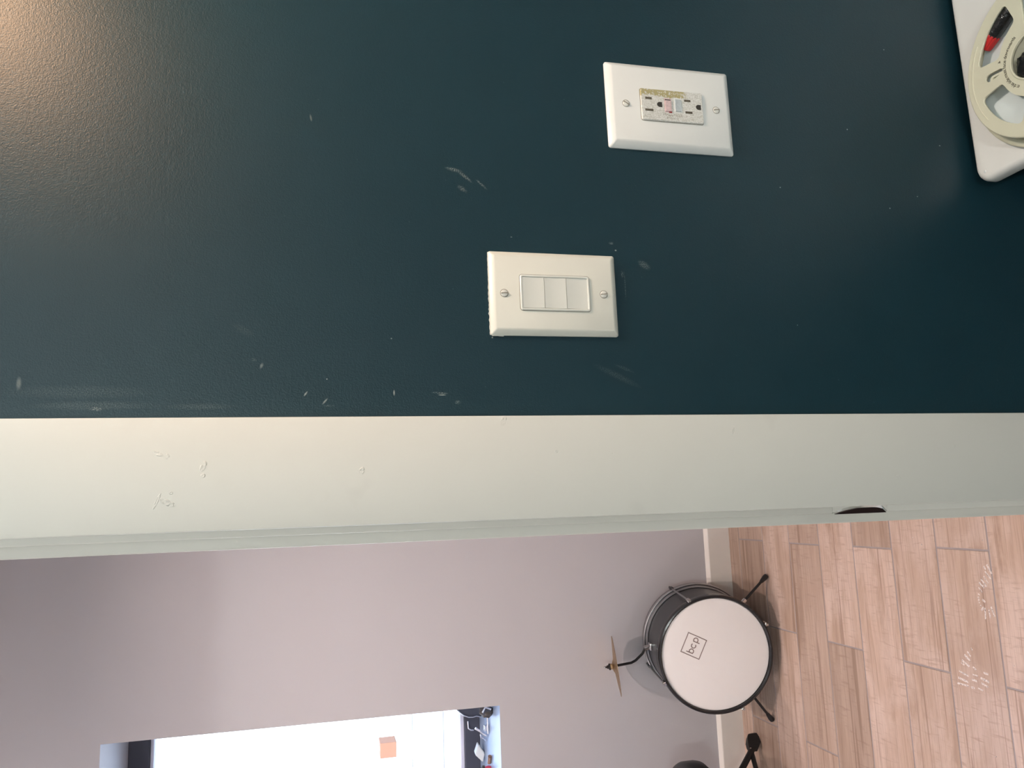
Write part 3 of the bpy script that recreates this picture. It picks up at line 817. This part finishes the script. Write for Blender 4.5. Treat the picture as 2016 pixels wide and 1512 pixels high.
for ang in (26, 117, 206, 298):
    bm = new(); tube(bm, [dpol(.1875, ang, .014), dpol(.1875, ang, .204)], .0031, 10); rod = obj('tension_rod', bm, MT['steel'], drum, 40)
    for dep, sg in ((.004, 1), (.196, -1)):
        bm = new()
        t = math.radians(ang); rad = A*math.cos(t)+B*math.sin(t); tn = -A*math.sin(t)+B*math.cos(t)
        Mx = Matrix((( tn.x, rad.x, n.x, 0), (tn.y, rad.y, n.y, 0), (tn.z, rad.z, n.z, 0), (0, 0, 0, 1)))
        o_ = FC+rad*.1850-n*(dep+.007)
        T = Matrix.Translation(o_) @ Mx
        box(bm, -.0062, .0062, 0, .0062, -.010, .012, .0015, 1, M=T)
        if sg > 0: box(bm, -.0055, .0055, -.0085, .002, .0085, .0125, .0015, 1, M=T)
        else: box(bm, -.0055, .0055, -.0085, .002, -.0145, -.0105, .0015, 1, M=T)
        tube(bm, [T @ Vector((0, .0028, .012 if sg > 0 else -.010)), T @ Vector((0, .0028, .0195 if sg > 0 else -.020))], .0036, 8)
        obj('claw_hook', bm, MT['chrome'] if sg > 0 else MT['shell'], rod, 40)
# spurs
for ang, foot, dep in ((-34, (-.2600, 1.660, .008), .030), (222, (-.7150, 1.6945, .008), .035)):
    base = dpol(.1835, ang, dep); ft = Vector(foot); dr = (ft-base).normalized()
    bm = new(); tube(bm, [base-dr*.02, ft-dr*.012], .0043, 10); lg = obj('leg', bm, MT['blackm'], drum, 40)
    bm = new(); tube(bm, [ft-dr*.030, ft-dr*.026, ft-dr*.006, ft+dr*.002], [.0050, .0062, .0088, .0078], 14); obj('rubber_foot', bm, MT['blackm'], lg, 40)
    bm = new(); tube(bm, [base-dr*.012, base+dr*.012], .0072, 12); obj('spur_bracket', bm, MT['chrome'] if ang < 0 else MT['blackm'], lg, 40)
# logo on the head
LO = Vector((.0280, .0705)); la = math.radians(-24.5)
def lp(x, y, h=0.): return dp(LO.x+x*math.cos(la)-y*math.sin(la), LO.y+x*math.sin(la)+y*math.cos(la), -(-.0031)-h)
bm = new()
s, tk = .0315, .00125
for x0, x1, y0, y1 in ((-s, s, s-tk, s+tk), (-s, s, -s-tk, -s+tk), (-s-tk, -s+tk, -s-tk, s+tk), (s-tk, s+tk, -s-tk, s+tk)):
    prism(bm, [(x0, y0), (x1, y0), (x1, y1), (x0, y1)], lambda p: lp(p[0], p[1], 0), lambda p: lp(p[0], p[1], .0004))
lg = obj('logo_frame', bm, MT['logo'], head)
def stroke(bm, pts, wd):
    pts = [Vector(p) for p in pts]; l, r = [], []
    for i, p in enumerate(pts):
        dv = (pts[min(i+1, len(pts)-1)]-pts[max(i-1, 0)]).normalized(); nv = Vector((-dv.y, dv.x))
        l.append(p+nv*wd/2); r.append(p-nv*wd/2)
    for i in range(len(pts)-1):
        q = [l[i], l[i+1], r[i+1], r[i]]
        prism(bm, q, lambda p: lp(p.x, p.y, 0), lambda p: lp(p.x, p.y, .0004))
bm = new()
R_, W_ = .0070, .0029
def arcp(cx, cy, r, a0, a1, m=16): return [(cx+r*math.cos(math.radians(a0+(a1-a0)*i/m)), cy+r*math.sin(math.radians(a0+(a1-a0)*i/m))) for i in range(m+1)]
yb = .0005
stroke(bm, arcp(-.0180, yb, R_, 130, -130), W_); stroke(bm, [(-.0232, yb-.0068), (-.0232, yb+.0155)], W_); stroke(bm, [(-.0180-R_*.64, yb+R_*.77), (-.0232, yb+.0055)], W_)
stroke(bm, arcp(.0002, yb, R_, 50, 318), W_)
stroke(bm, arcp(.0186, yb, R_, 130, -130), W_); stroke(bm, [(.0134, yb+.0068), (.0134, yb-.0150)], W_)
obj('logo_letters', bm, MT['logo'], head, label='grey letters bcp inside a tilted square outline')
# cymbal on its bent arm
hold = dpol(.1745, 90, .120)
bm = new()
box(bm, -.011, .011, -.002, .010, -.014, .014, .002, 2, M=Matrix.Translation(hold) @ Matrix(((A.x, B.x, n.x, 0), (A.y, B.y, n.y, 0), (A.z, B.z, n.z, 0), (0, 0, 0, 1))))
tube(bm, [hold+B*.008-A*.002, hold+B*.026-A*.006], .0078, 14)
obj('arm_bracket', bm, MT['chrome'], drum, 40)
cyc = Vector((-.5290, 1.795, .5020))
bm = new()
k1 = Vector((-.5220, 1.793, .4330))
tube(bm, [hold+B*.004, hold+B*.022-A*.004, Vector((-.4960, 1.788, .4045)), k1-Vector((-.006, 0, .006)), k1+Vector((-.0004, 0, .010)), cyc+Vector((0, 0, .004))], .0040, 10)
tube(bm, [cyc, cyc+Vector((-.0008, 0, .030))], .0026, 8)
obj('cymbal_arm', bm, MT['blackm'], drum, 50)
rayc = (cyc-CAM).normalized()
cn = Vector((-.109, .295, .949)).normalized()
bm = new(); lathe(bm, cyc, cn, [(0, .006), (.012, .0055), (.019, .002), (.024, 0), (.060, -.003), (.0935, -.0065), (.0935, -.0075), (.060, -.0042), (.024, -.0012), (.018, .0008), (0, .0045)], 64)
cy = obj('cymbal', bm, MT['brass'], drum, 40)
bm = new(); lathe(bm, cyc, cn, [(0, .006), (.0085, .006), (.0095, .009), (.0085, .0125), (0, .0125)], 20); obj('felt_washer', bm, MT['felt'], cy, 40)
bm = new(); lathe(bm, cyc, cn, [(0, .0125), (.0105, .0125), (.0105, .0165), (.006, .019), (.005, .024), (0, .024)], 20)
obj('wing_nut', bm, MT['blackm'], cy, 40)
bm = new(); lathe(bm, cyc, cn, [(0, .024), (.0035, .024), (.0035, .033), (0, .034)], 12); obj('post_tip', bm, MT['chrome'], cy, 40)

# ---------------------------------------------------------------- drum throne at the picture's lower edge
TX, TY = -.945, 1.63
th = thing('drum_throne', 'round black drum stool on braced tripod legs left of the drum', 'stool', (TX, TY, 0))
bm = new(); lathe(bm, (TX, TY, .287), (0, 0, 1), [(0, 0), (.138, 0), (.148, .006), (.151, .020), (.151, .052), (.146, .064), (.132, .072), (.08, .077), (0, .078)], 48); obj('seat', bm, MT['seat'], th, 40)
bm = new(); lathe(bm, (TX, TY, .283), (0, 0, 1), [(0, 0), (.139, 0), (.139, .006), (0, .006)], 32); obj('seat_board', bm, MT['blackm'], th, 40)
bm = new(); tube(bm, [(TX, TY, .05), (TX, TY, .285)], .0125, 16); obj('column', bm, MT['blackm'], th, 40)
bm = new(); tube(bm, [(TX, TY, .215), (TX, TY, .25)], .02, 16); obj('collar', bm, MT['blackm'], th, 40)
bm = new(); tube(bm, [(TX, TY, .075), (TX, TY, .10)], .02, 16); obj('collar', bm, MT['blackm'], th, 40)
a0 = math.atan2(1.785-TY, -.825-TX)
for k in range(3):
    a = a0+k*2*PI/3; dv = Vector((math.cos(a), math.sin(a), 0))
    o0 = Vector((TX, TY, 0))
    L_ = .205
    bm = new(); tube(bm, [o0+dv*.014+Vector((0, 0, .235)), o0+dv*(L_-.012)+Vector((0, 0, .036))], .0100, 10); lg = obj('leg', bm, MT['blackm'], th, 40)
    bm = new(); tube(bm, [o0+dv*.014+Vector((0, 0, .088)), o0+dv*(L_-.020)+Vector((0, 0, .044))], .0078, 10); obj('brace', bm, MT['blackm'], lg, 40)
    bm = new()
    sdv = Vector((-dv.y, dv.x, 0))
    foot = o0+dv*(L_+.004)
    loops = []
    for t, hw, z0, z1 in ((-.020, .009, .018, .050), (-.004, .014, .003, .048), (.014, .0175, .0005, .042), (.030, .0155, .0005, .032), (.036, .009, .004, .024)):
        loops.append([foot+dv*t+sdv*x+Vector((0, 0, z)) for x, z in ((-hw, z0), (hw, z0), (hw*.8, z1), (-hw*.8, z1))])
    loft(bm, loops, cap0=True); obj('rubber_foot', bm, MT['blackm'], lg, 30)
    bm = new(); lathe(bm, o0+dv*(L_-.014)+Vector((0, 0, .046))-sdv*(.008 if k else .008), -sdv, [(.003, 0), (.0024, .0015), (0, .002)], 10); obj('rivet', bm, MT['chrome'], lg, 40)
    bm = new(); lathe(bm, o0+dv*(L_-.014)+Vector((0, 0, .046))+sdv*.008, sdv, [(.003, 0), (.0024, .0015), (0, .002)], 10); obj('rivet', bm, MT['chrome'], lg, 40)

# ---------------------------------------------------------------- things on the window sill
SZ = WZ0+.0006
t = thing('rubber_clamp', 'small dark brown clamp head in the right corner of the window sill', 'clamp', (-.688, 2.02, SZ))
bm = new()
bmesh.ops.create_icosphere(bm, subdivisions=3, radius=1)
for v_ in bm.verts:
    p = v_.co; k = 1+.25*mn.noise(p*2.2); v_.co = Vector((-.688+p.x*.021*k, 2.03+p.y*.020*k, max(SZ, SZ+.021+p.z*.023*k)))
obj('head', bm, MT['lump'], t, 60)
bm = new(); box(bm, -.697, -.676, 2.012, 2.018, SZ+.008, SZ+.036, .002); obj('jaw', bm, MT['frame'], t)
bm = new(); tube(bm, [(-.676, 2.0, SZ+.010), (-.668, 2.0, SZ+.030), (-.684, 2.0, SZ+.040)], .0035, 8); obj('handle', bm, MT['alu'], t, 40)
t = thing('wire_bracket', 'bent pale aluminium wire bracket lying on the window sill', 'bracket', (-.765, 2.1, SZ))
bm = new(); tube(bm, [(-.716, 2.085, SZ+.012), (-.722, 2.085, SZ+.006), (-.777, 2.090, SZ+.0045)], .0040, 8); obj('bar', bm, MT['alu'], t, 40)
bm = new(); tube(bm, [(-.764, 2.12, SZ+.043), (-.792, 2.12, SZ+.0035)], .0040, 8); obj('bar', bm, MT['alu'], t, 40)
bm = new(); tube(bm, [(-.793, 2.15, SZ+.020), (-.805, 2.15, SZ+.018), (-.808, 2.15, SZ+.010), (-.811, 2.13, SZ+.003)], .0030, 8); obj('hook', bm, MT['alu'], t, 40)
bm = new(); box(bm, -.718, -.700, 2.075, 2.10, SZ, SZ+.022, .003); obj('end_block', bm, MT['alu'], t)
bm = new(); box(bm, -.770, -.752, 2.09, 2.11, SZ, SZ+.016, .002); obj('end_block', bm, MT['alu'], t)
bm = new(); tube(bm, [(-.7745, R2-.004, .906), (-.800, R2-.004, .9045), (-.806, R2-.004, .896), (-.8075, R2-.003, .885)], .0030, 8)
tag(obj('window_hook', bm, MT['alu'], None, 40), 'small pale bent metal hook fixed to the dark lower window frame', 'hook')
bm = new()
pp = [(-.8355, .884), (-.8690, .8965), (-.896, .8695), (-.8675, SZ)]
prism(bm, pp, lambda p: (p[0], 2.175, p[1]), lambda p: (p[0]+.004, 2.205, p[1]))
bmesh.ops.bevel(bm, geom=list(bm.edges), offset=.0025, segments=2, affect='EDGES')
tag(obj('plastic_block', bm, MT['pale'], None, 40), 'pale diamond-shaped translucent plastic block standing on the window sill', 'block')
t = thing('ornament', 'small pink ornament with dark top on the window sill at picture edge', 'ornament', (-.893, 2.08, SZ))
bm = new(); lathe(bm, (-.893, 2.08, SZ), (0, 0, 1), [(0, 0), (.014, 0), (.0155, .008), (.013, .020), (0, .024)], 20); obj('body', bm, MT['pink'], t, 40)
bm = new(); lathe(bm, (-.889, 2.085, SZ+.020), (0, 0, 1), [(0, 0), (.012, .001), (.012, .008), (.006, .013), (0, .014)], 20); obj('top', bm, MT['lump'], t, 40)
bm = new(); tube(bm, [(-.842, 2.06, SZ+.0065), (-.868, 2.075, SZ+.0065)], .0065, 14)
tag(obj('cork_stopper', bm, MT['browng'], None, 40), 'little brown stopper lying on the window sill before the pale block', 'stopper')
t = thing('vinyl_pouch', 'dark navy pouch with white piped edge leaning in the window corner', 'pouch', (-.72, 2.235, SZ))
edge = [(-.7185, .9560), (-.7330, .9400), (-.7440, .9270), (-.7520, .9090), (-.7530, .8930), (-.7500, .8800), (-.7560, SZ)]
bm = new(); prism(bm, edge+[(-.652, SZ), (-.652, .956)], lambda p: (p[0], 2.225, p[1]), lambda p: (p[0]+.003, 2.258, p[1])); obj('flap', bm, MT['navy'], t)
bm = new(); tube(bm, [(x, 2.222, z) for x, z in edge], .0022, 8); obj('piping', bm, MT['alu'], t, 40)

# ---------------------------------------------------------------- the sunlit street outside
bm = new(); box(bm, -16, 8, YO, 9.6, -.30, -.12); struct(obj('pavement', bm, MT['concrete']))
bm = new(); box(bm, -30, 20, 9.8, 16.5, -.35, -.22); struct(obj('road', bm, MT['asphalt']))
bm = new(); box(bm, -30, 20, 9.6, 9.8, -.3, -.11, .02); tag(obj('kerb', bm, MT['facade']), 'pale concrete kerb between pavement and road outside the window', 'kerb')
bd = thing('building', 'pale stucco building across the street outside the window', 'building', (-6, 18, -.2))
bm = new(); box(bm, -26, 10, 17.5, 22, -.3, 7.5); obj('wall', bm, MT['facade'], bd)
bm = new(); box(bm, -26.2, 10.2, 17.3, 22.2, 7.5, 7.8); obj('roof', bm, MT['facade'], bd)
for x in (-14, -11, -8, -2, 1):
    bm = new(); box(bm, x, x+1.3, 17.44, 17.56, 1.2, 3.0); f_ = obj('window', bm, MT['facade'], bd)
    bm = new(); box(bm, x+.08, x+1.22, 17.42, 17.46, 1.28, 2.92); obj('pane', bm, MT['shadeglass'], f_)
pl_ = thing('brick_planter', 'orange-brown brick planter on a pale base across the street', 'planter', (-4.25, 14.2, -.22))
bm = new(); box(bm, -4.37, -4.11, 14.0, 14.4, .13, .42, .01); obj('brick_box', bm, MT['orange'], pl_)
bm = new(); box(bm, -4.42, -4.06, 13.95, 14.45, -.22, .13, .02); obj('base', bm, MT['facade'], pl_)
bm = new(); box(bm, -30, 20, 14.55, 14.75, -.219, -.214); struct(obj('gutter_line', bm, MT['darkfloor']))
bm = new(); box(bm, -30, 20, 10.55, 10.63, -.219, -.214); struct(obj('gutter_line', bm, MT['darkfloor']))
bm = new(); box(bm, -30, 20, 16.5, 17.5, -.35, -.12); struct(obj('far_pavement', bm, MT['concrete']))
